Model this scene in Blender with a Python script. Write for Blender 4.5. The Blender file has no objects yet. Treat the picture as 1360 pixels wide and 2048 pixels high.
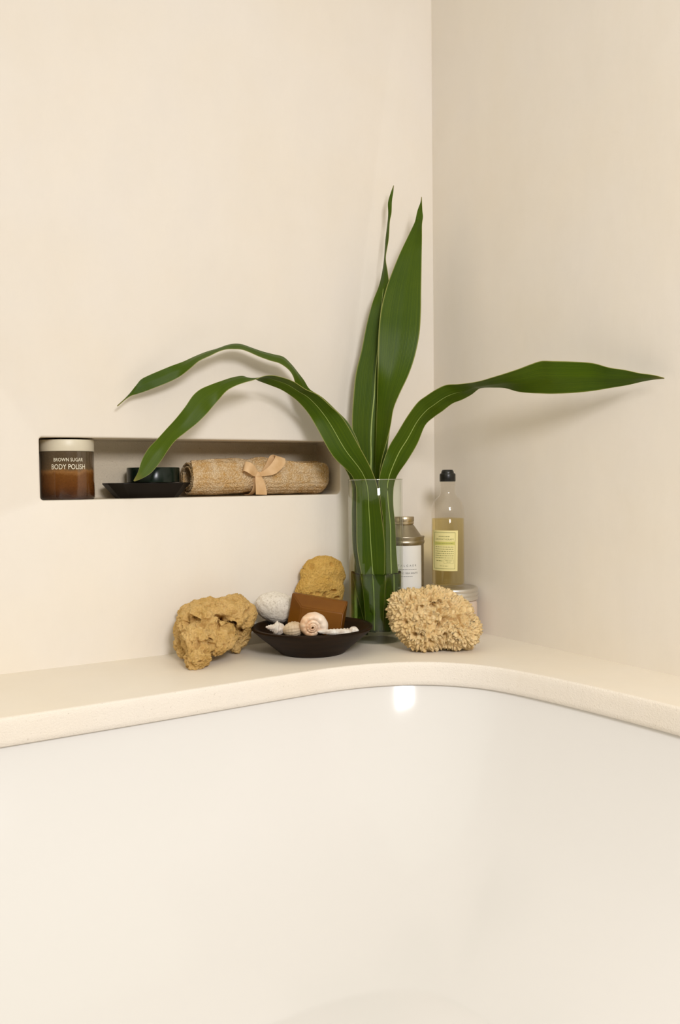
import bpy, bmesh, math, random
from mathutils import Vector, Matrix, noise
random.seed(7)
PI = math.pi
C = bpy.context.scene.collection
YAW = 0.5446764606          # heading of the view, from +y towards +x

# ------------------------------------------------------------------ helpers
def tag(o, label=None, cat=None, group=None, kind=None):
    if label: o['label'] = label
    if cat: o['category'] = cat
    if group: o['group'] = group
    if kind: o['kind'] = kind
    return o

def link(name, me, mat=None, parent=None, smooth=True, sharp=40):
    o = bpy.data.objects.new(name, me)
    C.objects.link(o)
    if mat: me.materials.append(mat)
    if smooth:
        me.shade_smooth()
        if sharp: me.set_sharp_from_angle(angle=math.radians(sharp))
    if parent: o.parent = parent
    return o

def obj(name, bm, mat=None, parent=None, smooth=True, sharp=40, recalc=True):
    if recalc: bmesh.ops.recalc_face_normals(bm, faces=bm.faces)
    me = bpy.data.meshes.new(name)
    bm.to_mesh(me); bm.free()
    return link(name, me, mat, parent, smooth, sharp)

def root(name, loc, rotz=0.0, label=None, cat=None, group=None):
    o = bpy.data.objects.new(name, None)
    C.objects.link(o); o.location = loc; o.rotation_euler = (0, 0, rotz)
    o.empty_display_size = .02
    return tag(o, label, cat, group)

def lathe(bm, prof, n=96, cap=True, fn=None):
    """revolve (r, z) pairs about z; r==0 ends close to a point"""
    rings = []
    for r, z in prof:
        if r < 1e-6:
            rings.append([bm.verts.new((0, 0, z))])
        else:
            rg = []
            for i in range(n):
                a = 2*PI*i/n
                rr = r*(fn(a, z) if fn else 1)
                rg.append(bm.verts.new((rr*math.cos(a), rr*math.sin(a), z)))
            rings.append(rg)
    for a, b in zip(rings, rings[1:]):
        if len(a) == 1 and len(b) == 1: continue
        if len(a) == 1:
            for i in range(n): bm.faces.new((a[0], b[i], b[(i+1) % n]))
        elif len(b) == 1:
            for i in range(n): bm.faces.new((a[i], b[0], a[(i+1) % n]))
        else:
            for i in range(n): bm.faces.new((a[i], b[i], b[(i+1) % n], a[(i+1) % n]))
    if cap:
        for rg in (rings[0], rings[-1]):
            if len(rg) > 1: bm.faces.new(rg)
    return bm

def cr(p0, p1, p2, p3, t):
    return 0.5*((2*p1) + (p2-p0)*t + (2*p0-5*p1+4*p2-p3)*t*t + (3*p1-p0-3*p2+p3)*t*t*t)

def spline(pts, k, closed=False):
    pts = [Vector(p) for p in pts]
    n = len(pts); out = []
    m = n if closed else n-1
    for i in range(m):
        if closed: a, b, c, d = pts[(i-1) % n], pts[i], pts[(i+1) % n], pts[(i+2) % n]
        else:
            b, c = pts[i], pts[i+1]
            a = pts[i-1] if i > 0 else 2*b-c
            d = pts[i+2] if i+2 < n else 2*c-b
        for j in range(k): out.append(cr(a, b, c, d, j/k))
    if not closed: out.append(pts[-1])
    return out

def tube(bm, pts, radii, n=10):
    pts = [Vector(p) for p in pts]
    up = Vector((0, 0, 1)); rings = []
    for i, p in enumerate(pts):
        t = (pts[min(i+1, len(pts)-1)]-pts[max(i-1, 0)]).normalized()
        s = t.cross(up)
        if s.length < 1e-3: s = t.cross(Vector((1, 0, 0)))
        s.normalize(); u = s.cross(t).normalized()
        r = radii[i] if hasattr(radii, '__len__') else radii
        rings.append([bm.verts.new(p+(s*math.cos(2*PI*k/n)+u*math.sin(2*PI*k/n))*r) for k in range(n)])
    for a, b in zip(rings, rings[1:]):
        for k in range(n): bm.faces.new((a[k], a[(k+1) % n], b[(k+1) % n], b[k]))
    bm.faces.new(rings[0]); bm.faces.new(list(reversed(rings[-1])))
    return bm

def strip(bm, rows, thick):
    """closed slab from rows of points (each row the same length) with a thickness"""
    R, K = len(rows), len(rows[0])
    rows = [[Vector(p) for p in r] for r in rows]
    T, B = [], []
    for i in range(R):
        t_, b_ = [], []
        for j in range(K):
            du = rows[i][min(j+1, K-1)]-rows[i][max(j-1, 0)]
            dv = rows[min(i+1, R-1)][j]-rows[max(i-1, 0)][j]
            nn = du.cross(dv)
            nn = nn.normalized() if nn.length > 1e-12 else Vector((0, -1, 0))
            t_.append(bm.verts.new(rows[i][j]+nn*thick/2)); b_.append(bm.verts.new(rows[i][j]-nn*thick/2))
        T.append(t_); B.append(b_)
    uv = bm.loops.layers.uv.verify()
    def q(vs, uvs=None):
        f = bm.faces.new(vs)
        if uvs:
            for l, c in zip(f.loops, uvs): l[uv].uv = c
    for i in range(R-1):
        for j in range(K-1):
            c = [(j/(K-1), i/(R-1)), ((j+1)/(K-1), i/(R-1)), ((j+1)/(K-1), (i+1)/(R-1)), (j/(K-1), (i+1)/(R-1))]
            q((T[i][j], T[i][j+1], T[i+1][j+1], T[i+1][j]), c)
            q((B[i][j], B[i+1][j], B[i+1][j+1], B[i][j+1]), [c[0], c[3], c[2], c[1]])
    for i in range(R-1):
        q((T[i][0], T[i+1][0], B[i+1][0], B[i][0]), [(0, 0)]*4)
        q((T[i][K-1], B[i][K-1], B[i+1][K-1], T[i+1][K-1]), [(1, 0)]*4)
    for j in range(K-1):
        q((T[0][j], B[0][j], B[0][j+1], T[0][j+1])); q((T[R-1][j], T[R-1][j+1], B[R-1][j+1], B[R-1][j]))
    return bm

def text_mesh(body, height, width=None, spacing=1.0):
    cu = bpy.data.curves.new('t', 'FONT'); cu.body = body
    cu.align_x = 'CENTER'; cu.align_y = 'CENTER'; cu.size = 1; cu.space_character = spacing
    cu.resolution_u = 3; cu.fill_mode = 'FRONT'
    o = bpy.data.objects.new('t', cu); C.objects.link(o)
    bpy.context.view_layer.update()
    dg = bpy.context.evaluated_depsgraph_get()
    me = bpy.data.meshes.new_from_object(o.evaluated_get(dg))
    bpy.data.objects.remove(o); bpy.data.curves.remove(cu)
    xs = [v.co.x for v in me.vertices]; ys = [v.co.y for v in me.vertices]
    cx, cy = (min(xs)+max(xs))/2, (min(ys)+max(ys))/2
    sy = height/(max(ys)-min(ys)); sx = width/(max(xs)-min(xs)) if width else sy
    for v in me.vertices: v.co = Vector(((v.co.x-cx)*sx, (v.co.y-cy)*sy, 0))
    return me

def wrap(me, r, a0, z, tilt=0.0):
    """bend flat lettering (x right, y up) on a cylinder of radius r about z, centred at angle a0"""
    for v in me.vertices:
        x, y = v.co.x, v.co.y
        x, y = x*math.cos(tilt)-y*math.sin(tilt), x*math.sin(tilt)+y*math.cos(tilt)
        a = a0+x/r
        v.co = Vector((r*math.cos(a), r*math.sin(a), z+y))
    return me

def patch(r, a0, w, z0, z1, thick, n=24, tilt=0.0):
    """curved label w wide, from z0 to z1, on a cylinder of radius r"""
    bm = bmesh.new(); rows = []
    zc = (z0+z1)/2
    for i in range(7):
        row = []
        for j in range(n+1):
            x = -w/2+w*j/n; y = (z0-zc)+(z1-z0)*i/6
            x2 = x*math.cos(tilt)-y*math.sin(tilt); y2 = x*math.sin(tilt)+y*math.cos(tilt)
            a = a0+x2/r
            row.append(((r+thick/2)*math.cos(a), (r+thick/2)*math.sin(a), zc+y2))
        rows.append(row)
    return strip(bm, rows, thick)

def to_obj_join(meshes, name, mat, parent):
    bm = bmesh.new()
    for me in meshes: bm.from_mesh(me); bpy.data.meshes.remove(me)
    return obj(name, bm, mat, parent, smooth=False, recalc=False)

# ------------------------------------------------------------------ materials
class Mat:
    def __init__(s, name):
        s.m = bpy.data.materials.new(name); s.m.use_nodes = True
        s.nt = s.m.node_tree; s.n = s.nt.nodes; s.l = s.nt.links
        s.b = s.n['Principled BSDF']; s.out = s.n['Material Output']
    def node(s, t, **kw):
        nd = s.n.new(t)
        for k, v in kw.items():
            if k in nd.inputs: nd.inputs[k].default_value = v
            else: setattr(nd, k, v)
        return nd
    def coords(s, scale=(1, 1, 1), kind='Object'):
        tc = s.node('ShaderNodeTexCoord'); mp = s.node('ShaderNodeMapping')
        mp.inputs['Scale'].default_value = scale
        s.l.new(tc.outputs[kind], mp.inputs['Vector'])
        return mp.outputs['Vector']
    def noise(s, vec, scale, detail=4, rough=.5):
        nd = s.node('ShaderNodeTexNoise'); nd.inputs['Scale'].default_value = scale
        nd.inputs['Detail'].default_value = detail; nd.inputs['Roughness'].default_value = rough
        s.l.new(vec, nd.inputs['Vector']); return nd.outputs['Fac']
    def ramp(s, fac, stops):
        r = s.node('ShaderNodeValToRGB'); e = r.color_ramp.elements
        while len(e) < len(stops): e.new(.5)
        for el, (p, c) in zip(e, stops):
            el.position = p; el.color = (*c, 1) if len(c) == 3 else c
        s.l.new(fac, r.inputs['Fac']); return r.outputs['Color']
    def mix(s, fac, a, b, mode='MIX'):
        m = s.node('ShaderNodeMix'); m.data_type = 'RGBA'; m.blend_type = mode
        for sock, v in ((m.inputs['Factor'], fac), (m.inputs['A'], a), (m.inputs['B'], b)):
            pass
        ins = [i for i in m.inputs if i.enabled]
        for sock, v in zip(ins, (fac, a, b)):
            if hasattr(v, 'is_linked'): s.l.new(v, sock)
            elif isinstance(v, (int, float)): sock.default_value = v
            else: sock.default_value = (*v, 1)
        return [o for o in m.outputs if o.enabled][0]
    def bump(s, h, strength, dist=.001):
        b = s.node('ShaderNodeBump'); b.inputs['Strength'].default_value = strength
        b.inputs['Distance'].default_value = dist
        s.l.new(h, b.inputs['Height']); s.l.new(b.outputs['Normal'], s.b.inputs['Normal'])
    def col(s, c):
        if hasattr(c, 'is_linked'): s.l.new(c, s.b.inputs['Base Color'])
        else: s.b.inputs['Base Color'].default_value = (*c, 1)
    def set(s, **kw):
        for k, v in kw.items(): s.b.inputs[k.replace('_', ' ')].default_value = v
        return s

def srgb(r, g, b):
    f = lambda v: (v/255/12.92) if v/255 <= .04045 else ((v/255+.055)/1.055)**2.4
    return (f(r), f(g), f(b))

def plain(name, c, rough=.5, **kw):
    m = Mat(name); m.col(c); m.set(Roughness=rough, **kw); return m.m

def plaster(name, base, bumpy=.25, rough=.55, grain=False):
    m = Mat(name); v = m.coords()
    big = m.noise(v, 3.2, 5, .6)
    a = tuple(x*k for x, k in zip(base, (1.0, .975, .925)))
    c_ = tuple(x*k for x, k in zip(base, (.99, 1.005, 1.05)))
    c = m.ramp(big, [(.32, a), (.5, base), (.68, c_)])
    mott = m.noise(m.coords((1, 1, .6)), 11, 6, .65)
    c = m.mix(.5, c, m.ramp(mott, [(.3, tuple(x*.965 for x in base)), (.7, tuple(min(1, x*1.03) for x in base))]))
    sp = m.noise(v, 90 if not grain else 320, 3, .6)
    pits = m.ramp(sp, [(.18 if not grain else .27, tuple(x*.62 for x in base)), (.24 if not grain else .34, (1, 1, 1))])
    c = m.mix(.55 if grain else .25, c, pits, 'MULTIPLY')
    m.col(c); m.set(Roughness=rough)
    m.b.inputs['Specular IOR Level'].default_value = .3
    h1 = m.noise(m.coords((1, 1, .35)), 26, 5, .6)
    h2 = m.noise(v, 420 if grain else 160, 3, .6)
    ad = m.node('ShaderNodeMath', operation='ADD')
    mu = m.node('ShaderNodeMath', operation='MULTIPLY'); mu.inputs[1].default_value = .7 if grain else .12
    m.l.new(h2, mu.inputs[0]); m.l.new(h1, ad.inputs[0]); m.l.new(mu.outputs[0], ad.inputs[1])
    m.bump(ad.outputs[0], bumpy, .0025)
    return m.m
WALLC = (.79, .727, .635)
M_wall = plaster('wall_plaster', WALLC, .32)
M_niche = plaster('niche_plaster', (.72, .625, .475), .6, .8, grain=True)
M_ledge = plaster('ledge_plaster', (.762, .694, .592), .16, .42)
M_stone = plaster('ledge_edge_stone', (.795, .73, .645), .5, .5, grain=True)

def thin_glass(name, tint=(1, 1, 1), edge=(.55, .6, .5), rough=.0, refl=.028):
    m = Mat(name); m.n.remove(m.b)
    tr = m.node('ShaderNodeBsdfTransparent'); gl = m.node('ShaderNodeBsdfGlossy')
    gl.inputs['Roughness'].default_value = rough; gl.inputs['Color'].default_value = (1, 1, 1, 1)
    lw = m.node('ShaderNodeLayerWeight'); lw.inputs['Blend'].default_value = .22
    c = m.ramp(lw.outputs['Facing'], [(0.0, tint), (.68, tint), (.97, edge)])
    m.l.new(c, tr.inputs['Color'])
    l2 = m.node('ShaderNodeLayerWeight'); l2.inputs['Blend'].default_value = .5
    pw = m.node('ShaderNodeMath', operation='POWER'); pw.inputs[1].default_value = 5
    fr = m.node('ShaderNodeMath', operation='MULTIPLY_ADD'); fr.inputs[1].default_value = .75; fr.inputs[2].default_value = refl
    m.l.new(l2.outputs['Facing'], pw.inputs[0]); m.l.new(pw.outputs[0], fr.inputs[0])
    mx = m.node('ShaderNodeMixShader')
    m.l.new(fr.outputs[0], mx.inputs[0]); m.l.new(tr.outputs[0], mx.inputs[1]); m.l.new(gl.outputs[0], mx.inputs[2])
    m.l.new(mx.outputs[0], m.out.inputs['Surface'])
    return m.m

LEAF_SECTIONS = {
 'B': [
  (-0.2092,-0.1118,0.0233,-0.2321,-0.0979,0.0236),
  (-0.2082,-0.1181,0.0961,-0.2396,-0.0991,0.0965),
  (-0.2088,-0.1234,0.17,-0.2513,-0.0957,0.1706),
  (-0.2167,-0.1248,0.2343,-0.2514,-0.0941,0.2349),
  (-0.2329,-0.129,0.3007,-0.253,-0.0908,0.2985),
  (-0.2585,-0.1117,0.3649,-0.2969,-0.0894,0.3411),
  (-0.2839,-0.1041,0.4087,-0.322,-0.0819,0.3868),
  (-0.3113,-0.1069,0.4298,-0.3354,-0.0717,0.4166),
  (-0.3344,-0.1033,0.4486,-0.3535,-0.0681,0.4376),
  (-0.3571,-0.1009,0.4574,-0.3699,-0.0653,0.4505),
  (-0.3792,-0.0963,0.4707,-0.3873,-0.0645,0.4595),
  (-0.4013,-0.0921,0.4778,-0.4031,-0.0627,0.4651),
  (-0.4195,-0.09,0.48,-0.4175,-0.0623,0.4693),
  (-0.4357,-0.0899,0.4771,-0.4294,-0.063,0.4726),
  (-0.4507,-0.0895,0.4709,-0.4401,-0.0654,0.4757),
  (-0.4606,-0.0925,0.468,-0.4529,-0.0664,0.4771),
  (-0.4739,-0.093,0.4639,-0.4642,-0.0686,0.4788),
  (-0.4886,-0.0928,0.4582,-0.4815,-0.0673,0.4755),
  (-0.5038,-0.0919,0.4493,-0.501,-0.0654,0.4688),
  (-0.5156,-0.0853,0.4345,-0.5238,-0.0696,0.4605),
  (-0.5266,-0.0832,0.4218,-0.5428,-0.0721,0.452),
  (-0.5384,-0.0854,0.4097,-0.5566,-0.073,0.4405),
  (-0.5548,-0.0849,0.3945,-0.5705,-0.0741,0.4218),
  (-0.5741,-0.0859,0.3801,-0.5845,-0.069,0.4029),
  (-0.5918,-0.0865,0.3667,-0.5996,-0.0646,0.3856),
  (-0.6039,-0.0839,0.3513,-0.6172,-0.0653,0.3673),
  (-0.6155,-0.0801,0.3328,-0.6329,-0.0687,0.3524),
  (-0.6309,-0.0775,0.3143,-0.6434,-0.069,0.3346),
  (-0.6458,-0.0746,0.3048,-0.651,-0.071,0.3153),
  (-0.6569,-0.0705,0.3001,-0.6583,-0.0696,0.3017),
 ],
 'A': [
  (-0.2015,-0.0802,0.018,-0.2195,-0.0836,0.0203),
  (-0.2065,-0.0855,0.0925,-0.2288,-0.0719,0.0928),
  (-0.2103,-0.0842,0.1676,-0.2414,-0.0654,0.168),
  (-0.2129,-0.0842,0.233,-0.2436,-0.0657,0.2334),
  (-0.2124,-0.0726,0.2981,-0.2505,-0.0759,0.2939),
  (-0.2291,-0.0773,0.3538,-0.266,-0.0556,0.3404),
  (-0.247,-0.0683,0.4001,-0.2831,-0.0473,0.3802),
  (-0.27,-0.057,0.4278,-0.2991,-0.0405,0.4042),
  (-0.2922,-0.0461,0.4508,-0.3224,-0.0451,0.4288),
  (-0.3142,-0.0388,0.4652,-0.3413,-0.0497,0.4468),
  (-0.3274,-0.0404,0.4808,-0.3528,-0.0546,0.4718),
  (-0.3406,-0.0403,0.4955,-0.3611,-0.061,0.485),
  (-0.3536,-0.0419,0.5081,-0.3718,-0.0644,0.4955),
  (-0.37,-0.0424,0.5204,-0.3882,-0.0636,0.5052),
  (-0.3884,-0.0413,0.5239,-0.4071,-0.0623,0.5095),
  (-0.4089,-0.0368,0.5284,-0.4265,-0.0585,0.5157),
  (-0.4292,-0.0325,0.5346,-0.4442,-0.0556,0.5227),
  (-0.4451,-0.0314,0.5389,-0.458,-0.0547,0.5262),
  (-0.4595,-0.0315,0.5392,-0.4725,-0.0535,0.5262),
  (-0.4737,-0.0313,0.5361,-0.4849,-0.0541,0.5249),
  (-0.4859,-0.031,0.5314,-0.4955,-0.055,0.5219),
  (-0.4959,-0.0323,0.5275,-0.5053,-0.0561,0.5177),
  (-0.5089,-0.0321,0.5232,-0.5164,-0.0562,0.5119),
  (-0.521,-0.0323,0.5185,-0.5267,-0.0569,0.507),
  (-0.5368,-0.0307,0.5113,-0.5391,-0.0561,0.5001),
  (-0.5564,-0.0298,0.5018,-0.5537,-0.0519,0.4868),
  (-0.5785,-0.034,0.4932,-0.5676,-0.0414,0.4746),
  (-0.5982,-0.0298,0.4843,-0.5858,-0.0381,0.4649),
  (-0.6155,-0.027,0.4762,-0.6061,-0.0335,0.4561),
  (-0.6274,-0.0239,0.4693,-0.6223,-0.0279,0.4493),
  (-0.6359,-0.0232,0.459,-0.6349,-0.0244,0.4449),
  (-0.6431,-0.0186,0.4484,-0.6457,-0.0265,0.4414),
  (-0.6538,-0.0197,0.4372,-0.6549,-0.0258,0.435),
  (-0.6676,-0.0203,0.4247,-0.6673,-0.0221,0.4234),
 ],
 'E': [
  (-0.2048,-0.1086,0.0224,-0.178,-0.1248,0.022),
  (-0.2023,-0.1093,0.0947,-0.1778,-0.1241,0.0944),
  (-0.2046,-0.1138,0.16,-0.1786,-0.1166,0.1588),
  (-0.2079,-0.1179,0.2155,-0.1775,-0.111,0.2141),
  (-0.2138,-0.1176,0.2614,-0.1791,-0.1075,0.2605),
  (-0.216,-0.1165,0.2998,-0.1753,-0.1107,0.2994),
  (-0.1995,-0.1207,0.3525,-0.1671,-0.141,0.3357),
  (-0.1914,-0.1414,0.3835,-0.1554,-0.153,0.3636),
  (-0.1855,-0.1645,0.4118,-0.1441,-0.161,0.396),
  (-0.1745,-0.18,0.435,-0.1368,-0.1784,0.4105),
  (-0.1675,-0.1958,0.4455,-0.1315,-0.1965,0.4201),
  (-0.1595,-0.2143,0.4555,-0.123,-0.2143,0.4324),
  (-0.1506,-0.2313,0.4621,-0.116,-0.2336,0.4381),
  (-0.144,-0.2546,0.4614,-0.1077,-0.2483,0.4459),
  (-0.1392,-0.2742,0.4614,-0.104,-0.2627,0.4543),
  (-0.1388,-0.2921,0.4613,-0.1039,-0.2744,0.4553),
  (-0.1353,-0.3111,0.4629,-0.105,-0.286,0.4546),
  (-0.1353,-0.3311,0.4649,-0.1055,-0.3007,0.4532),
  (-0.1263,-0.3551,0.4698,-0.0969,-0.3224,0.4506),
  (-0.1158,-0.3767,0.4756,-0.0908,-0.3461,0.4428),
  (-0.1083,-0.3941,0.4808,-0.0864,-0.371,0.4383),
  (-0.1014,-0.4117,0.4847,-0.0842,-0.3939,0.4355),
  (-0.0982,-0.4336,0.4822,-0.0778,-0.4132,0.4336),
  (-0.0801,-0.4583,0.4795,-0.0666,-0.4453,0.4324),
  (-0.0653,-0.4854,0.4748,-0.0534,-0.4744,0.4334),
  (-0.0599,-0.513,0.4651,-0.04,-0.4974,0.4365),
  (-0.0474,-0.5327,0.4598,-0.0288,-0.5216,0.4392),
  (-0.0371,-0.5519,0.4533,-0.0207,-0.5429,0.4428),
  (-0.0279,-0.5679,0.4495,-0.0191,-0.5627,0.4438),
  (-0.0213,-0.5822,0.4443,-0.0195,-0.5817,0.4433),
 ],
 'D': [
  (-0.2188,-0.0827,0.0201,-0.1901,-0.1001,0.0197),
  (-0.2162,-0.085,0.0932,-0.1915,-0.0999,0.0929),
  (-0.2158,-0.0858,0.168,-0.1928,-0.0997,0.1677),
  (-0.2066,-0.0782,0.2513,-0.2026,-0.1073,0.2518),
  (-0.2,-0.0793,0.3026,-0.2089,-0.1077,0.3025),
  (-0.1999,-0.0815,0.3352,-0.206,-0.1104,0.3327),
  (-0.1977,-0.0803,0.3679,-0.1985,-0.1146,0.3637),
  (-0.1957,-0.0796,0.4006,-0.1908,-0.1184,0.3966),
  (-0.1933,-0.0782,0.4333,-0.1859,-0.1214,0.4275),
  (-0.1929,-0.0798,0.4658,-0.1743,-0.1244,0.4551),
  (-0.1951,-0.0846,0.5022,-0.1513,-0.1212,0.4913),
  (-0.1936,-0.0847,0.5392,-0.1356,-0.1204,0.5273),
  (-0.1894,-0.0815,0.5816,-0.1253,-0.121,0.5686),
  (-0.1804,-0.0771,0.6201,-0.1175,-0.1157,0.61),
  (-0.1673,-0.0751,0.6589,-0.1118,-0.1092,0.6488),
  (-0.1527,-0.0743,0.6914,-0.1061,-0.1028,0.6852),
  (-0.1355,-0.075,0.727,-0.1004,-0.0964,0.7228),
  (-0.115,-0.0711,0.7597,-0.0984,-0.0948,0.7534),
  (-0.0983,-0.0712,0.7894,-0.096,-0.092,0.7807),
  (-0.0979,-0.0748,0.798,-0.0859,-0.0819,0.7998),
  (-0.0919,-0.0725,0.8137,-0.0851,-0.0793,0.811),
  (-0.0838,-0.0714,0.8304,-0.0841,-0.0766,0.8261),
  (-0.0808,-0.0704,0.8416,-0.0813,-0.0723,0.841),
 ],
 'C': [
  (-0.2366,-0.0578,0.0179,-0.2075,-0.0721,0.0174),
  (-0.2344,-0.056,0.0912,-0.2047,-0.0691,0.0907),
  (-0.2295,-0.0526,0.1664,-0.1921,-0.0719,0.1659),
  (-0.2278,-0.0517,0.2324,-0.1871,-0.0706,0.2318),
  (-0.2208,-0.0471,0.2889,-0.1775,-0.0725,0.2883),
  (-0.2206,-0.0443,0.3361,-0.1704,-0.0746,0.3355),
  (-0.2235,-0.0408,0.374,-0.1661,-0.0756,0.3732),
  (-0.224,-0.0388,0.4118,-0.1602,-0.0775,0.4109),
  (-0.2202,-0.039,0.459,-0.1531,-0.0797,0.4581),
  (-0.2136,-0.0382,0.5017,-0.1505,-0.0765,0.5009),
  (-0.2021,-0.0404,0.5445,-0.1494,-0.0723,0.5439),
  (-0.1912,-0.0419,0.5923,-0.149,-0.0675,0.5917),
  (-0.1789,-0.0446,0.6353,-0.1488,-0.0628,0.635),
  (-0.1599,-0.0389,0.6695,-0.1542,-0.0661,0.6649),
  (-0.1516,-0.0391,0.6989,-0.1545,-0.0603,0.6942),
  (-0.1474,-0.0394,0.7251,-0.1533,-0.0532,0.7213),
  (-0.1444,-0.0398,0.7586,-0.1459,-0.0522,0.7555),
  (-0.1392,-0.0404,0.7953,-0.1414,-0.0503,0.7905),
  (-0.1382,-0.0409,0.8114,-0.1358,-0.0483,0.8098),
  (-0.1386,-0.0409,0.8304,-0.1319,-0.0448,0.8332),
  (-0.1321,-0.0419,0.851,-0.1284,-0.0442,0.85),
  (-0.1265,-0.0424,0.8642,-0.1262,-0.0434,0.8639),
 ],
}

# ------------------------------------------------------------------ the setting
# slab edge as seen from above: along the left wall, round the corner, along the right wall
EDGE = [(-1.75,-.272),(-1.3,-.271),(-1.0,-.270),(-.85,-.2675),(-.70,-.2635),(-.56,-.2575),(-.47,-.2535),(-.405,-.2525),
        (-.355,-.2575),(-.312,-.2685),(-.272,-.2865),(-.238,-.311),(-.211,-.341),(-.190,-.376),(-.176,-.418),
        (-.166,-.47),(-.158,-.53),(-.151,-.61),(-.147,-.70),(-.145,-.85),(-.144,-1.02),(-.144,-1.25)]
edge = [(p.x, p.y) for p in spline([(x, y, 0) for x, y in EDGE], 6)]
def offset(poly, d):
    out = []
    for i, (x, y) in enumerate(poly):
        x0, y0 = poly[max(i-1, 0)]; x1, y1 = poly[min(i+1, len(poly)-1)]
        t = Vector((x1-x0, y1-y0)).normalized()
        out.append((x+t.y*d, y-t.x*d))      # d > 0 : towards the tub
    return out
# travelling left -> corner -> down the right wall, the tub is on the right hand side
TH = .038
bm = bmesh.new()
prof = [(-.0042, 0.0), (-.0022, -.0003), (-.0008, -.0013), (0, -.003), (.0004, -.010), (.0003, -.020), (0, -.030), (-.0004, -TH+.0012), (-.0016, -TH)]
loops = []
for d, z in prof:
    loops.append([bm.verts.new((x, y, z)) for x, y in offset(edge, d)])
for a, b in zip(loops, loops[1:]):
    for i in range(len(a)-1):
        f = bm.faces.new((a[i], b[i], b[i+1], a[i+1])); f.material_index = 1
# top surface: strips from edge to walls
def wallpoint(i, n):
    x, y = edge[i]
    if x < -.47: return (x, 0.0)
    if y < -.53: return (0.0, y)
    return None
inner = []
L_idx = max(i for i, (x, y) in enumerate(edge) if x < -.47)
R_idx = min(i for i, (x, y) in enumerate(edge) if y < -.53 and x > -.3)
for lev, z in ((0, 0.0), (len(loops)-1, -TH)):
    lp = loops[lev]
    top = {}
    for i in range(len(edge)):
        if i <= L_idx: top[i] = bm.verts.new((edge[i][0], 0, z))
        elif i >= R_idx: top[i] = bm.verts.new((0, edge[i][1], z))
    corner = bm.verts.new((0, 0, z))
    for i in range(L_idx): bm.faces.new((lp[i], lp[i+1], top[i+1], top[i]))
    for i in range(R_idx, len(edge)-1): bm.faces.new((lp[i], lp[i+1], top[i+1], top[i]))
    f = bm.faces.new([lp[i] for i in range(L_idx, R_idx+1)]+[top[R_idx], corner, top[L_idx]])
    bmesh.ops.triangulate(bm, faces=[f])
ledge = obj('ledge', bm, M_ledge, None, True, 50)
ledge.data.materials.append(M_stone)
tag(ledge, 'cream plaster ledge slab curving round the white bathtub below the two walls', 'ledge')

# left wall with the niche cut into it
def rrect(x0, x1, z0, z1, radii, n=8):
    """corner radii: bottom-left, bottom-right, top-right, top-left"""
    out = []
    for (cx, cz, a0, r) in ((x0, z0, PI, radii[0]), (x1, z0, 1.5*PI, radii[1]), (x1, z1, 0, radii[2]), (x0, z1, .5*PI, radii[3])):
        sx = 1 if cx == x0 else -1; sz = 1 if cz == z0 else -1
        for k in range(n+1):
            a = a0+.5*PI*k/n
            out.append((cx+sx*r+r*math.cos(a), cz+sz*r+r*math.sin(a)))
    return out
NX0, NX1, NZ0, NZ1, ND = -.788, -.2265, .2713, .3728, .092
bm = bmesh.new()
def ring(inset, y):
    R = (.006, .010, .008, .005)
    return [bm.verts.new((x, y, z)) for x, z in rrect(NX0-inset, NX1+inset, NZ0-inset, NZ1+inset, [r+inset for r in R])]
rings = [ring(.0035, 0), ring(.0016, .0006), ring(.0004, .0018), ring(0, .0038), ring(0, .02), ring(0, .05), ring(0, ND-.006), ring(-.0015, ND-.0015), ring(-.005, ND)]
for k, (a, b) in enumerate(zip(rings, rings[1:])):
    n = len(a)
    for i in range(n):
        f = bm.faces.new((a[i], a[(i+1) % n], b[(i+1) % n], b[i]))
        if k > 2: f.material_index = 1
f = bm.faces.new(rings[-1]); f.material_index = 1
X0, X1, Z0, Z1 = -1.75, 0.0, -.05, 1.75
oc = [bm.verts.new(p) for p in ((X0, 0, Z0), (X1, 0, Z0), (X1, 0, Z1), (X0, 0, Z1))]
hole = rings[0]; n = len(hole); q = n//4
starts = [0, q, 2*q, 3*q]
for c in range(4):
    seg = [hole[(starts[c]+i) % n] for i in range(q)]
    for i in range(q-1): bm.faces.new((oc[c], seg[i+1], seg[i]))
    nx = hole[(starts[c]+q) % n]
    bm.faces.new((oc[c], oc[(c+1) % 4], nx, seg[-1]))
wl = obj('wall_left', bm, M_wall, None, True, 35)
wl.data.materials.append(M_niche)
bmw = bmesh.new(); bmw.from_mesh(wl.data)
rim = [bmw.verts.new(p) for p in ((X0, .16, Z0), (X1, .16, Z0), (X1, .16, Z1), (X0, .16, Z1))]
bmw.faces.new(rim); bmw.to_mesh(wl.data); bmw.free()
tag(wl, kind='structure')
bm = bmesh.new()
bmesh.ops.create_cube(bm, size=1, matrix=Matrix.Translation((.05, -.6, .85)) @ Matrix.Diagonal((.1, 1.3, 1.8, 1)))
tag(obj('wall_right', bm, M_wall, None, False), kind='structure')

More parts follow.
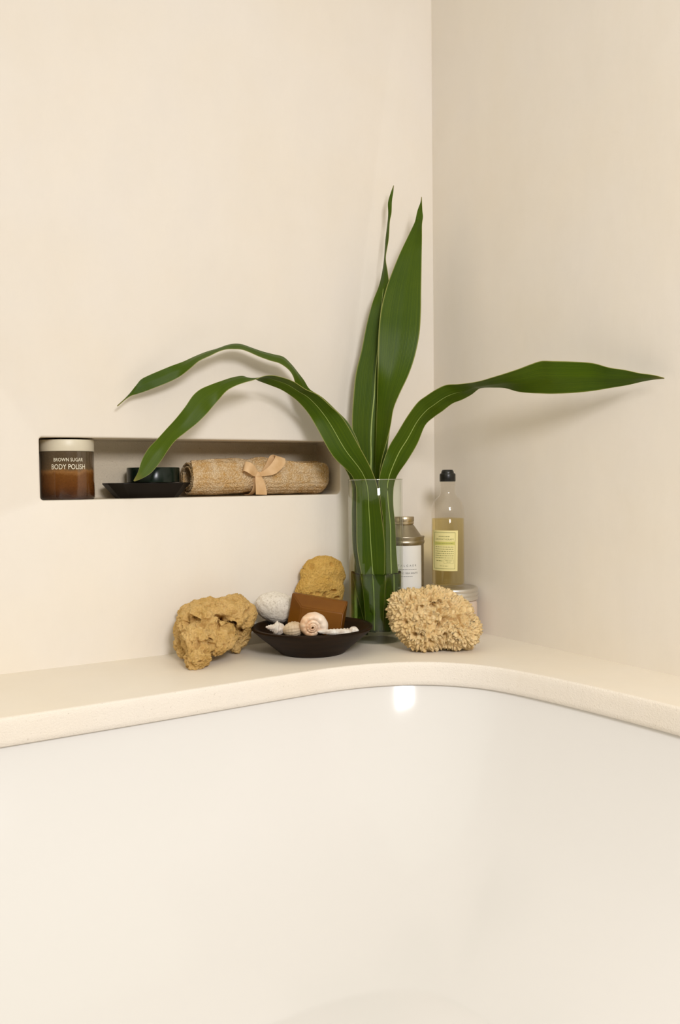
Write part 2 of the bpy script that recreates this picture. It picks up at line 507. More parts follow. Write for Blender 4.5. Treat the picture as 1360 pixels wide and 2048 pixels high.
# bathtub
M_enamel = Mat('tub_enamel'); M_enamel.col((.692, .672, .648)); M_enamel.set(Roughness=.12)
M_enamel = M_enamel.m
bm = bmesh.new()
base = offset(edge, -.006)
base = [p for p in base if p[0] >= -1.55 and p[1] >= -1.0]
def corner_arc(cx, cy, r, a0, a1, n=14):
    return [(cx+r*math.cos(a0+(a1-a0)*k/n), cy+r*math.sin(a0+(a1-a0)*k/n)) for k in range(n+1)]
xr, yl = base[-1][0], base[0][1]
loop0 = base + corner_arc(xr-.24, -1.0, .24, 0, -PI/2)[1:] + corner_arc(-1.5, -1.0, .24, -PI/2, -PI)[0:] + corner_arc(-1.5, yl-.24, .24, PI, PI/2)[0:-1]
def inset(poly, d):
    n = len(poly); out = []
    for i in range(n):
        x0, y0 = poly[(i-1) % n]; x1, y1 = poly[(i+1) % n]
        t = Vector((x1-x0, y1-y0)); t = t.normalized() if t.length > 1e-9 else Vector((1, 0))
        out.append((poly[i][0]+t.y*d, poly[i][1]-t.x*d))
    return out
tub_prof = [(-.030, -.0385), (-.004, -.0385), (0, -.0390)]
d_, z_ = 0.0, -.0390
for k in range(60):                                   # wall leaning ever further inwards down to the floor
    z0_ = z_; dz_ = .006
    t_ = min(1, (-.039-z_)/.42)
    ang = math.radians(17.5+22*t_/.35) if t_ < .35 else math.radians(39.5+50.4*math.sin(PI/2*min(1, ((t_-.35)/.60))))
    z_ -= dz_*math.cos(ang)*1.25; d_ += dz_*math.sin(ang)*1.25
    tub_prof.append((d_, z_))
    if t_ >= 1: break
tcx, tcy = (min(p[0] for p in loop0)+max(p[0] for p in loop0))/2, (min(p[1] for p in loop0)+max(p[1] for p in loop0))/2
hx_, hy_ = max(p[0] for p in loop0)-tcx, max(p[1] for p in loop0)-tcy
lv = []
for d, z in tub_prof:
    lv.append([bm.verts.new((tcx+(x-tcx)*(hx_-d)/hx_, tcy+(y-tcy)*(hy_-d)/hy_, z)) for x, y in loop0])
for a, b in zip(lv, lv[1:]):
    n = len(a)
    for i in range(n): bm.faces.new((a[i], b[i], b[(i+1) % n], a[(i+1) % n]))
f = bm.faces.new(lv[-1]); bmesh.ops.triangulate(bm, faces=[f])
tub = obj('bathtub', bm, M_enamel, None, True, 60)
sm = tub.modifiers.new('shell', 'SOLIDIFY'); sm.thickness = .006; sm.offset = 1
sm.offset = -1 if False else 1
tag(tub, 'large white glossy enamel bathtub set beneath the plaster ledge', 'bathtub')

# ------------------------------------------------------------------ vase
M_glass = thin_glass('vase_glass', (.97, .985, .96), (.40, .46, .30))
bm = bmesh.new()
H = .2985; RO = .0505; RI = .0475
lathe(bm, [(0, 0), (.040, 0), (.047, .0008), (.0495, .003), (RO, .008), (RO, .05), (RO, .15), (RO, .25), (RO, H-.001), (RO-.0008, H), (RI+.0008, H), (RI, H-.001), (RI, .25), (RI, .15), (RI, .05), (RI, .020), (.044, .0155), (0, .0145)], 96, cap=False)
vase = root('glass_vase', (-.207, -.0905, 0), 0, 'tall clear cylindrical glass vase half filled with water, holding long green leaves', 'vase')
obj('glass_cylinder', bm, M_glass, vase)
bm = bmesh.new()
lathe(bm, [(RO-.0004+.0011*math.cos(a*PI/6), H+.0003+.0011*math.sin(a*PI/6)) for a in range(-3, 9)], 96, cap=False)
obj('rim', bm, thin_glass('vase_rim_glass', (.90, .93, .88), (.55, .6, .5), 0, .22), vase)
wm = Mat('water'); wm.n.remove(wm.b); rf = wm.node('ShaderNodeBsdfRefraction'); rf.inputs['IOR'].default_value = 1.33; rf.inputs['Roughness'].default_value = 0; rf.inputs['Color'].default_value = (.93, .97, .86, 1)
wm.l.new(rf.outputs[0], wm.out.inputs['Surface']); wm_ = wm.m
bm = bmesh.new()
lathe(bm, [(0, .0152), (.0435, .0158), (.0468, .021), (.0468, .06), (.0468, .12), (.0466, .1275), (.0458, .1262), (.044, .1258), (0, .1258)], 96, cap=False)
tag(obj('water', bm, wm_, vase), 'still clear water in the lower part of the vase')

# ------------------------------------------------------------------ leaves
M_leaf = Mat('leaf_green')
tc = M_leaf.node('ShaderNodeTexCoord'); mp = M_leaf.node('ShaderNodeMapping'); mp.inputs['Scale'].default_value = (30, 1.3, 1)
M_leaf.l.new(tc.outputs['UV'], mp.inputs['Vector'])
st = M_leaf.noise(mp.outputs['Vector'], 1.0, 4, .6)
lf = M_leaf.noise(M_leaf.coords(), 9, 3, .5)
c1 = M_leaf.ramp(st, [(.3, (.034, .070, .0006)), (.5, (.052, .098, .0008)), (.72, (.088, .142, .0015))])
c2 = M_leaf.mix(.35, c1, M_leaf.ramp(lf, [(.35, (.034, .068, .0006)), (.65, (.085, .125, .0012))]))
# pale margin and yellowing tip
sx = M_leaf.node('ShaderNodeSeparateXYZ'); M_leaf.l.new(tc.outputs['UV'], sx.inputs[0])
e1 = M_leaf.ramp(sx.outputs['X'], [(0.0, (1, 1, 1)), (.012, (.6, .6, .6)), (.03, (0, 0, 0)), (.97, (0, 0, 0)), (.988, (.6, .6, .6)), (1.0, (1, 1, 1))])
c3 = M_leaf.mix(e1, c2, (.36, .36, .10))
tp = M_leaf.ramp(sx.outputs['Y'], [(.955, (0, 0, 0)), (.985, (.55, .55, .55)), (1.0, (1, 1, 1))])
c4 = M_leaf.mix(tp, c3, (.22, .19, .05))
M_leaf.col(c4); M_leaf.set(Roughness=.42); M_leaf.b.inputs['Specular IOR Level'].default_value = .16
hv = M_leaf.node('ShaderNodeTexWave'); hv.bands_direction = 'X'; hv.inputs['Scale'].default_value = 9
hv.inputs['Distortion'].default_value = .6
M_leaf.l.new(tc.outputs['UV'], hv.inputs['Vector']); M_leaf.bump(hv.outputs['Fac'], .12, .0006)
trl = M_leaf.node('ShaderNodeBsdfTranslucent'); M_leaf.l.new(c4, trl.inputs['Color'])
mxs = M_leaf.node('ShaderNodeMixShader'); mxs.inputs[0].default_value = .16
M_leaf.l.new(M_leaf.b.outputs[0], mxs.inputs[1]); M_leaf.l.new(trl.outputs[0], mxs.inputs[2]); M_leaf.l.new(mxs.outputs[0], M_leaf.out.inputs['Surface'])
M_leaf = M_leaf.m
M_rib = plain('leaf_rib', (.30, .38, .09), .45)

def leaf(key, label, fold, side, rib_range, rib_r=.0010):
    S = LEAF_SECTIONS[key]
    A = spline([s[:3] for s in S], 5); B = spline([s[3:] for s in S], 5)
    n = len(A); rows = []; mids = []
    K = 13; prevn = None
    for i in range(n):
        a, b = A[i], B[i]
        w = (a-b).length
        i0, i1 = max(i-2, 0), min(i+2, n-1)
        t = ((A[i1]+B[i1])-(A[i0]+B[i0])).normalized()
        nn = (a-b).cross(t)
        nn = nn.normalized() if nn.length > 1e-9 else (prevn or Vector((0, -1, 0)))
        if prevn and nn.dot(prevn) < 0: nn = -nn
        prevn = nn.copy()
        row = []
        for j in range(K):
            u = j/(K-1); h = 1-abs(2*u-1)
            d = fold*w*(h**1.15)
            row.append(a.lerp(b, u)+nn*d)
        rows.append(row)
        mids.append((row[K//2], nn, w))
    bm = bmesh.new(); strip(bm, rows, .0007)
    o = root('leaf', rows[0][K//2], 0, label, 'leaf', 'long green leaves in the glass vase')
    off = Vector(rows[0][K//2])
    bmesh.ops.translate(bm, verts=bm.verts, vec=-off)
    obj('leaf_blade', bm, M_leaf, o, True, 60, recalc=True)
    bm = bmesh.new()
    i0, i1 = int(rib_range[0]*(n-1)), int(rib_range[1]*(n-1))
    pts = [m[0]-off for m in mids[i0:i1]]
    m_ = len(pts)
    tube(bm, pts, [rib_r*(1-.75*(k/m_)) for k in range(m_)], 8)
    tag(obj('midrib', bm, M_rib, o), 'pale green midrib')
    return o
leaf('B', 'long leaf arching left over the niche, its tip hanging before the black jar', -.07, 1, (0, .50))
leaf('A', 'narrow leaf arching highest to the left, its thin dry tip against the left wall', .06, -1, (0, .45), .0006)
leaf('E', 'long leaf reaching right, its pointed tip near the right wall', -.07, 1, (0, .46), .0013)
leaf('D', 'broadest upright leaf with a pointed tip, nearest the corner of the walls', .05, -1, (0, .3), .0006)
leaf('C', 'upright leaf with a thin twisted tip, standing left of the broad one', -.06, 1, (0, .62), .0023)

# ------------------------------------------------------------------ wooden bowl
M_bowl = Mat('dark_bowl_wood')
vv = M_bowl.coords((1, 1, 5)); ff = M_bowl.noise(vv, 22, 5, .6)
M_bowl.col(M_bowl.ramp(ff, [(.3, (.008, .0036, .0012)), (.7, (.024, .0105, .0032))])); M_bowl.set(Roughness=.5)
M_bowl.bump(ff, .2, .001); M_bowl.b.inputs['Specular IOR Level'].default_value = .12
M_bowl = M_bowl.m
bm = bmesh.new()
lathe(bm, [(0, 0), (.054, 0), (.0575, .0015), (.060, .004), (.072, .014), (.085, .0245), (.096, .034), (.1035, .0405), (.1058, .0432), (.1055, .0458), (.103, .0468),
           (.0985, .0455), (.094, .0405), (.084, .031), (.070, .0225), (.05, .0175), (.02, .0155), (0, .015)], 96, cap=False,
      fn=lambda a, z: 1+.006*math.sin(2*a+.5)+.003*math.sin(5*a))
BX, BY = -.362, -.1215
bowl = obj('bowl', bm, M_bowl); bowl.location = (BX, BY, 0)
tag(bowl, 'shallow dark brown bowl on the ledge holding soap, pumice and seashells', 'bowl')
def bl(x, y, z):   # bowl-centred frame turned to the viewing direction: x right, y away
    return Vector((BX+x*math.cos(YAW)+y*math.sin(YAW), BY-x*math.sin(YAW)+y*math.cos(YAW), z))

# pumice stone
def blob(name, radii, seed, amp, freq, sub=5, mat=None):
    bm = bmesh.new(); bmesh.ops.create_icosphere(bm, subdivisions=sub, radius=1)
    for v in bm.verts:
        p = v.co.copy()
        k = 1+amp*noise.fractal(p*freq+Vector((seed, seed*2, 0)), .8, 2, 4)
        v.co = Vector((p.x*radii[0]*k, p.y*radii[1]*k, p.z*radii[2]*k))
    return obj(name, bm, mat)
M_pum = Mat('pumice'); vv = M_pum.coords()
sp = M_pum.noise(vv, 330, 3, .6); big = M_pum.noise(vv, 60, 3, .6)
c = M_pum.ramp(sp, [(.30, (.28, .23, .17)), (.40, (.64, .57, .47)), (.6, (.76, .70, .60))])
M_pum.col(M_pum.mix(.25, c, M_pum.ramp(big, [(.35, (.60, .55, .48)), (.65, (.80, .77, .72))]))); M_pum.set(Roughness=.9)
M_pum.bump(sp, .5, .0012)
o = blob('pumice_stone', (.040, .026, .0275), 3.1, .05, 1.6, 6, M_pum.m)
o.location = bl(-.065, .046, .0715); o.rotation_euler = (0, .22, -YAW)
tag(o, 'white speckled egg-shaped pumice stone in the bowl, left of the soap bar', 'pumice stone')

# soap bar: a long block with bevelled front edges
M_soap = Mat('amber_soap'); vv = M_soap.coords()
M_soap.col(M_soap.ramp(M_soap.noise(vv, 14, 3), [(.3, (.13, .042, .0015)), (.7, (.20, .072, .003))]))
M_soap.set(Roughness=.4); M_soap.b.inputs['Specular IOR Level'].default_value = .25; M_soap.b.inputs['Subsurface Weight'].default_value = .25
M_soap.b.inputs['Subsurface Radius'].default_value = (.012, .005, .001); M_soap.b.inputs['Subsurface Scale'].default_value = 1
bm = bmesh.new()
w, h, d = .049, .032, .020
lay = [(-d, -w+.021, w-.004, h-.019), (-d+.017, -w, w, h), (d, -w, w, h)]
vs = []
for y, a, b, c_ in lay:
    vs.append([bm.verts.new((x, y, z)) for x, z in ((a, -h+.004 if c_ < h else -h), (b, -h+.004 if c_ < h else -h), (b, c_), (a, c_))])
bm.faces.new(vs[0]); bm.faces.new(vs[-1])
for a, b in zip(vs, vs[1:]):
    for i in range(4): bm.faces.new((a[i], a[(i+1) % 4], b[(i+1) % 4], b[i]))
bmesh.ops.recalc_face_normals(bm, faces=bm.faces)
bmesh.ops.bevel(bm, geom=list(bm.edges), offset=.0016, segments=3, affect='EDGES')
soap = obj('soap_bar', bm, M_soap.m, None, True, 30)
soap.matrix_world = Matrix.Translation(bl(.0085, .006, .0625)) @ Matrix.Rotation(-YAW-.06, 4, 'Z') @ Matrix.Rotation(.17, 4, 'Y') @ Matrix.Rotation(-.04, 4, 'X')
tag(soap, 'translucent amber brown soap bar with slanting facets standing in the dark bowl', 'soap')

# shells
M_snail = Mat('snail_shell'); vv = M_snail.coords()
sxx = M_snail.node('ShaderNodeSeparateXYZ'); M_snail.l.new(vv, sxx.inputs[0])
mxx = M_snail.node('ShaderNodeMath', operation='MULTIPLY_ADD'); mxx.inputs[1].default_value = 34; mxx.inputs[2].default_value = .12; mxx.use_clamp = True; M_snail.l.new(sxx.outputs['X'], mxx.inputs[0])
M_snail.col(M_snail.mix(mxx.outputs[0], M_snail.ramp(M_snail.noise(vv, 120, 4, .6), [(.3, (.66, .36, .19)), (.55, (.78, .52, .32)), (.75, (.84, .66, .48))]), (.84, .77, .68))); M_snail.set(Roughness=.4)
bm = bmesh.new()
turns = 3.6; N = 230; R1 = .0148
rings = []; nn = 18
for i in range(N+1):
    t = i/N; th = -turns*2*PI*(1-t)+.75
    g = math.exp(-.36*turns*2*PI*(1-t)/ (2*PI)*1.55)
    R = R1*g; r = .0098*g*(1+.25*max(0, t-.9)/.1)
    cz = -.014*(1-g)           # towards the viewer (local -y)
    ctr = Vector((R*math.cos(-th), cz, R*math.sin(-th)))
    er = Vector((math.cos(-th), 0, math.sin(-th))); ez = Vector((0, 1, 0))
    rg = []
    for k in range(nn):
        a = 2*PI*k/nn
        rib = 1+.03*math.sin(i*1.1)
        rg.append(bm.verts.new(ctr+(er*math.cos(a)*.70+ez*math.sin(a)*1.1)*r*rib))
    rings.append(rg)
for a, b in zip(rings, rings[1:]):
    for k in range(nn): bm.faces.new((a[k], a[(k+1) % nn], b[(k+1) % nn], b[k]))
bm.faces.new(rings[0])
# flared hollow mouth
last = rings[-1]; c0 = sum((v.co for v in last), Vector())/nn
inn = [bm.verts.new(c0+(v.co-c0)*.82) for v in last]
for k in range(nn): bm.faces.new((last[k], last[(k+1) % nn], inn[(k+1) % nn], inn[k]))
deep = [bm.verts.new(rings[-12][k].co*.5+sum((v.co for v in rings[-12]), Vector())/nn*.5) for k in range(nn)]
for k in range(nn): bm.faces.new((inn[k], inn[(k+1) % nn], deep[(k+1) % nn], deep[k]))
bm.faces.new(deep)
o = obj('snail_shell', bm, M_snail.m, None, True, 70)
o.location = bl(.0005, -.0500, .0545); o.rotation_euler = (0.08, -.3, -YAW+.12); o.scale = (1.27,)*3
tag(o, 'round peach coloured spiral snail shell in front of the soap bar', 'seashell')

def shell_mat(name, c_lo, c_hi, sc=90):
    m = Mat(name); m.col(m.ramp(m.noise(m.coords(), sc, 4, .65), [(.35, c_lo), (.65, c_hi)])); m.set(Roughness=.55)
    m.bump(m.noise(m.coords(), 260, 3), .3, .0008); return m.m
M_conch = shell_mat('white_shell', (.56, .46, .37), (.80, .76, .68))
M_tan = shell_mat('tan_shell', (.50, .36, .21), (.68, .54, .37), 60)
bm = bmesh.new()
prof = []
for k in range(41):
    t = k/40
    body_ = .0135*math.sin(PI*min(1, t*1.0))**.75*(1-.45*t) if 0 < t < 1 else 0
    wh = 1+.16*math.sin(t*PI*9)*(t > .42)
    r = body_*wh if t < .62 else .0062*(1-((t-.62)/.38))**.6*(1+.15*math.sin(t*60))
    prof.append((max(r, 0), -.017+.037*t))
prof[0] = (0, prof[0][1]); prof[-1] = (0, prof[-1][1])
lathe(bm, prof, 40, cap=False, fn=lambda a, z: 1+.10*max(0, math.sin(6*a+z*500)))
o = obj('conch_shell', bm, M_conch, None, True, 60)
o.matrix_world = Matrix.Translation(bl(-.0585, -.0425, .0485)) @ Matrix.Rotation(-YAW, 4, 'Z') @ Matrix.Rotation(-1.35, 4, 'Y') @ Matrix.Rotation(.3, 4, 'X')
tag(o, 'small white knobbly conch shell at the left end of the bowl', 'seashell')
bm = bmesh.new()
prof = [(0, -.019)]+[(.0132*math.sin(PI*(k+.5)/24)**.55*(1+.035*math.sin(k*1.9)), -.019+.038*(k+.5)/24) for k in range(24)]+[(0, .019)]
lathe(bm, prof, 56, cap=False, fn=lambda a, z: 1+.035*math.sin(16*a))
o = obj('ribbed_shell', bm, M_tan, None, True, 60)
o.matrix_world = Matrix.Translation(bl(-.030, -.046, .0475)) @ Matrix.Rotation(-YAW, 4, 'Z') @ Matrix.Rotation(1.45, 4, 'Y')
tag(o, 'tan ribbed rounded seashell between the white conch and the snail shell', 'seashell')
bm = bmesh.new()
prof = [(0, -.029)]
for k in range(60):
    t = (k+.5)/60
    prof.append((.0078*(1-t)**.45*min(1, t*9)**.5*(1+.07*math.sin(t*PI*20)), -.029+.058*t))
prof.append((0, .029))
lathe(bm, prof, 32, cap=False, fn=lambda a, z: 1+.04*math.sin(7*a+z*300))
o = obj('auger_shell', bm, M_conch, None, True, 60)
o.matrix_world = Matrix.Translation(bl(.0395, -.0615, .0445)) @ Matrix.Rotation(-YAW+.1, 4, 'Z') @ Matrix.Rotation(-1.5, 4, 'Y')
tag(o, 'slender white shell lying to the right of the snail shell', 'seashell')
o = blob('pebble', (.0085, .0075, .0068), 8.0, .12, 1.4, 4, M_conch)
o.location = bl(.0715, -.052, .0455); o.rotation_euler = (0, .2, 0)
tag(o, 'tiny rounded white pebble at the right end of the bowl', 'pebble')

# ------------------------------------------------------------------ sponges
def sponge(name, blobs, voxel, mat, disp, loc, rotz, seed, holes=(), grooves=()):
    bm = bmesh.new()
    for (c_, r_, ry) in blobs:
        M = Matrix.Translation(c_) @ Matrix.Rotation(ry, 4, 'Y') @ Matrix.Diagonal((*r_, 1))
        bmesh.ops.create_icosphere(bm, subdivisions=4, radius=1, matrix=M)
    me = bpy.data.meshes.new('tmp'); bm.to_mesh(me); bm.free()
    t = bpy.data.objects.new('tmp', me); C.objects.link(t)
    rm = t.modifiers.new('r', 'REMESH'); rm.mode = 'VOXEL'; rm.voxel_size = voxel; rm.use_smooth_shade = True
    bpy.context.view_layer.update()
    dg = bpy.context.evaluated_depsgraph_get()
    me2 = bpy.data.meshes.new_from_object(t.evaluated_get(dg))
    bpy.data.objects.remove(t)
    bm = bmesh.new(); bm.from_mesh(me2); bpy.data.meshes.remove(me2)
    for _ in range(int(28*(.0013/voxel)**2)): bmesh.ops.smooth_vert(bm, verts=bm.verts, factor=.6, use_axis_x=True, use_axis_y=True, use_axis_z=True)
    bm.normal_update()
    new = []
    for v in bm.verts:
        p = v.co.copy()
        new.append(p+disp(p, v.normal, seed))
    for v, p in zip(bm.verts, new):
        for hc, hr, hd in holes:
            dv = p-Vector(hc)
            q = math.sqrt(max(0, (dv.x/hr[0])**2+(dv.z/hr[1])**2+noise.noise(p*160)*.5))
            if q < 1 and v.normal.y < .4: p = p+Vector((0, hd*(1-q*q*q), 0))
        for pts, gw, gd in grooves:
            if v.normal.y > .3: continue
            best = 9
            for a_, b_ in zip(pts, pts[1:]):
                ax, az, bx_, bz = a_[0], a_[1], b_[0], b_[1]
                L2 = (bx_-ax)**2+(bz-az)**2
                t_ = max(0, min(1, ((v.co.x-ax)*(bx_-ax)+(v.co.z-az)*(bz-az))/L2))
                best = min(best, math.hypot(v.co.x-ax-t_*(bx_-ax), v.co.z-az-t_*(bz-az)))
            q = best/gw+.9*noise.noise(v.co*110)
            if q < 1: p = p+Vector((0, gd*(1-max(q, 0)**2), 0))
        v.co = p
        if v.co.z < .0002: v.co.z = .0002+.2*(v.co.z-.0002)*0
    o = obj(name, bm, mat, None, True, None)
    o.location = loc; o.rotation_euler = (0, 0, rotz)
    return o

def sponge_mat(name, lo, mid, hi, sc):
    m = Mat(name); v = m.coords()
    m.col(m.mix(.4, m.ramp(m.noise(v, sc, 4, .6), [(.3, lo), (.5, mid), (.7, hi)]), m.ramp(m.noise(v, 26, 3), [(.35, lo), (.65, hi)])))
    m.set(Roughness=.95); m.b.inputs['Specular IOR Level'].default_value = .15
    m.b.inputs['Subsurface Weight'].default_value = .06; m.b.inputs['Subsurface Radius'].default_value = (.006, .003, .001); m.b.inputs['Subsurface Scale'].default_value = .6
    m.bump(m.noise(v, sc*2.0, 4, .75), 1.0, .0022); return m.m
M_spA = sponge_mat('straw_sponge', (.70, .48, .20), (.83, .61, .30), (.90, .71, .42), 150)
M_spB = sponge_mat('golden_sponge', (.58, .35, .10), (.74, .48, .17), (.83, .58, .26), 260)
M_spC = sponge_mat('yellow_sponge', (.58, .33, .07), (.74, .45, .11), (.82, .54, .17), 300)

def voro(p):
    d, pts = noise.voronoi(p)
    return d, pts
def disp_tuft(p, n, s):
    w_ = noise.noise_vector(p*60+Vector((s, s, s)))*1.1+noise.noise_vector(p*150)*.5
    q = Vector((p.x*135, p.y*135, p.z*80))+w_*1.3+Vector((s, s, s))
    d, _ = voro(q)
    crack = min(1, (d[1]-d[0])*2.4)
    ridge = 1-abs(noise.noise(p*120+Vector((0, s, 0))))*2
    big = noise.fractal(p*30+Vector((s, 0, 0)), 1, 2, 3)
    fine = noise.noise(p*380)+.6*noise.noise(p*750)
    pit = max(0, noise.noise(Vector((p.x*115, p.y*115, p.z*75))+Vector((s, s, 0)))-.22)
    return n*(.0040*crack-.0036*(1-crack)+.0026*ridge+.0036*big+.0016*fine-.034*pit)
def disp_soft(p, n, s):
    d, _ = voro(p*340+Vector((s, s, s))+noise.noise_vector(p*90)*.7)
    big = noise.fractal(p*18+Vector((s, 0, s)), 1, 2, 4)
    hole = max(0, noise.noise(p*60+Vector((0, s, s)))-.40)
    fib = noise.noise(p*420)+.6*noise.noise(p*900)
    return n*(.0040*big+.0014*noise.noise(p*90)-.0020*max(0, 1-d[0]*1.6)-.030*hole+.0011*fib)
def disp_pore(p, n, s):
    d, _ = voro(p*300+Vector((s, s, s))+noise.noise_vector(p*90)*.7)
    pore = max(0, 1-d[0]*1.6)
    big = noise.fractal(p*20+Vector((s, 0, s)), 1, 2, 4)
    mid = noise.noise(p*85+Vector((s, s, 0)))
    fold = 1-abs(noise.noise(p*34+Vector((s, 0, 0))))*2.2
    hole = max(0, noise.noise(p*52+Vector((0, s, s)))-.30)
    hol2 = max(0, noise.noise(p*125+Vector((s, 0, s)))-.27)
    fib = noise.noise(Vector((p.x*420, p.y*420, p.z*900)))+.6*noise.noise(p*1100)
    return n*(.0050*big+.0028*mid-.0032*pore+.0030*fold-.045*hole-.022*hol2+.0013*fib)

sa = sponge('natural_sponge', [((-.004, .0, .055), (.070, .042, .046), .42), ((.040, -.006, .037), (.041, .040, .034), .2), ((-.046, .0, .070), (.032, .032, .034), 0),
     ((-.018, -.008, .036), (.042, .038, .034), 0), ((.004, .0, .078), (.048, .034, .030), .15), ((.034, .002, .060), (.038, .036, .032), .6), ((-.034, -.004, .050), (.036, .036, .036), 0)], .0013, M_spA, disp_tuft, (-.1775, -.2245, 0), -YAW, 3.3,
     holes=[((-.003, 0, .083), (.006, .005), .014), ((.008, 0, .086), (.005, .006), .014), ((-.022, 0, .081), (.004, .003), .008), ((.0, 0, .055), (.004, .003), .008), ((.065, 0, .053), (.004, .002), .007)])
tag(sa, 'shaggy straw coloured sea sponge in front of the tin, near the tub edge', 'sponge', 'natural bath sponges')
sb = sponge('natural_sponge', [((-.034, .012, .070), (.060, .040, .028), .0), ((-.004, .040, .064), (.040, .040, .037), .3), ((-.052, -.026, .058), (.036, .036, .032), .3), ((-.072, -.004, .050), (.022, .026, .034), -.2),
     ((-.076, -.012, .022), (.018, .018, .024), 0), ((-.047, -.052, .040), (.026, .034, .028), .3), ((-.046, -.078, .020), (.021, .022, .024), .3), ((-.018, -.022, .044), (.030, .028, .024), .5),
     ((.006, .046, .034), (.020, .022, .030), 0), ((.003, .040, .018), (.012, .016, .018), 0), ((-.022, -.040, .030), (.020, .02, .016), 0)], .0011, M_spB, disp_pore, (-.500, -.0885, 0), -YAW, 11.7,
     holes=[((.0, 0, .060), (.012, .005), .02), ((-.053, 0, .073), (.010, .006), .012), ((-.022, 0, .062), (.010, .007), .010), ((-.03, 0, .043), (.008, .003), .010), ((.014, 0, .045), (.006, .005), .014)],
     grooves=[([(-.075, .066), (-.060, .074), (-.045, .066), (-.030, .072), (-.012, .070), (.004, .056), (.010, .040)], .0055, .008), ([(-.080, .050), (-.066, .040), (-.060, .024), (-.062, .008)], .005, .007), ([(-.046, .042), (-.030, .038), (-.020, .030)], .004, .005)])
tag(sb, 'golden porous arched sea sponge at the left end of the group, left of the bowl', 'sponge', 'natural bath sponges')
sc_ = sponge('natural_sponge', [((.002, .008, .122), (.048, .022, .036), .1), ((-.006, .004, .088), (.050, .024, .042), 0), ((.014, .011, .050), (.035, .017, .040), -.1), ((.017, .013, .024), (.026, .014, .030), 0)],
     .0011, M_spC, disp_soft, (-.2865, -.033, 0), -YAW+.45, 5.1,
     holes=[((.012, 0, .092), (.009, .004), .010), ((-.02, 0, .09), (.006, .004), .006), ((.02, 0, .078), (.008, .004), .010)])
tag(sc_, 'yellow sea sponge standing against the left wall behind the soap', 'sponge', 'natural bath sponges')

# ------------------------------------------------------------------ tin, bottle, can
M_alu = Mat('brushed_aluminium'); M_alu.set(Metallic=1, Roughness=.3); M_alu.col((.72, .69, .64)); M_alu = M_alu.m
M_tin = plain('tin_pink_frost', (.66, .53, .43), .35, Metallic=.0)
M_white = plain('white_label', (.83, .81, .76), .55)
M_ink = plain('grey_ink', (.16, .15, .14), .6)
tinx, tiny = -.0575, -.1215
tin = root('cosmetic_jar', (tinx, tiny, 0), 0, 'squat round jar with ribbed silver screw lid, partly behind the straw sponge', 'jar')
bm = bmesh.new()
lathe(bm, [(0, 0), (.048, 0), (.0505, .0015), (.0515, .004), (.0515, .06), (.050, .066), (.0475, .068), (0, .068)], 96, cap=False)
obj('jar_body', bm, M_tin, tin)
bm = bmesh.new()
lathe(bm, [(.0478, .0685), (.0525, .0685), (.0538, .0695), (.0540, .0715), (.0528, .0735), (.0520, .0755), (.0528, .0770), (.0538, .0785), (.0536, .0805), (.0522, .0820), (.0516, .0835), (.0530, .0855), (.0534, .0885), (.0528, .0905), (.0512, .0918),
           (.0480, .0921), (.0465, .0912), (0, .0910)], 96, cap=True)
tag(obj('screw_lid', bm, M_alu, tin), 'silver metal lid')
AV = -PI/2-YAW              # angle that faces the viewer
bm = patch(.0516, AV+.19, .062, .020, .057, .0003, 30)
obj('label', bm, M_white, tin)
mes = []
for k, (w_, z_) in enumerate(((.0005, 0),)):
    pass

bot = root('shower_bottle', (-.0590, -.1180, .0924), 0, 'clear bottle of pale yellow liquid with black flip cap, standing on the silver-lidded jar', 'bottle')
M_bg = thin_glass('bottle_plastic', (.965, .95, .92), (.12, .08, .04))
bm = bmesh.new()
R_ = .0318
outer = [(0, .0012), (.020, .0008), (.0285, 0), (.0310, .0012), (R_, .0040), (R_, .06), (R_, .138), (.0314, .1455), (.0300, .1530), (.0275, .1600), (.0240, .1665), (.0195, .1705), (.0165, .1735), (.0145, .1775), (.0138, .181), (.0138, .1925), (.0152, .1935), (.0152, .1950), (.0138, .1960), (.0146, .1965), (.0148, .1995), (.0138, .2005), (.0136, .2030)]
inner_ = [(r-.0012 if r > .0012 else 0, z+.0014) for r, z in outer[3:]]
lathe(bm, outer+[(0, .2030)], 80, cap=False)
tag(obj('bottle_body', bm, M_bg, bot), 'clear bottle wall')
class LQ: m = thin_glass('yellow_liquid', (.96, .90, .66), (.80, .66, .36))
lq = LQ
bm = bmesh.new()
lathe(bm, [(0, .0060), (.018, .0052), (.0282, .0045), (.0303, .0065), (.0303, .06), (.0303, .1295), (.0299, .1305), (.0292, .1300), (0, .1298)], 80, cap=False)
tag(obj('liquid', bm, lq.m, bot), 'pale yellow liquid')
M_blk = plain('black_plastic', (.008, .008, .006), .3)
bm = bmesh.new()
lathe(bm, [(0, .2010), (.0150, .2010), (.0153, .2020), (.0153, .2135), (.0148, .2155), (.0135, .2168), (0, .2168)], 64, cap=False,
      fn=lambda a, z: 1+.004*math.cos(24*a))
cap_ = obj('cap', bm, M_blk, bot)
bm = bmesh.new()
lathe(bm, [(0, .2160), (.0125, .2160), (.0118, .2200), (.0100, .2232), (.0092, .2236), (0, .2238)], 64, cap=False)
obj('flip_top', bm, M_blk, cap_)
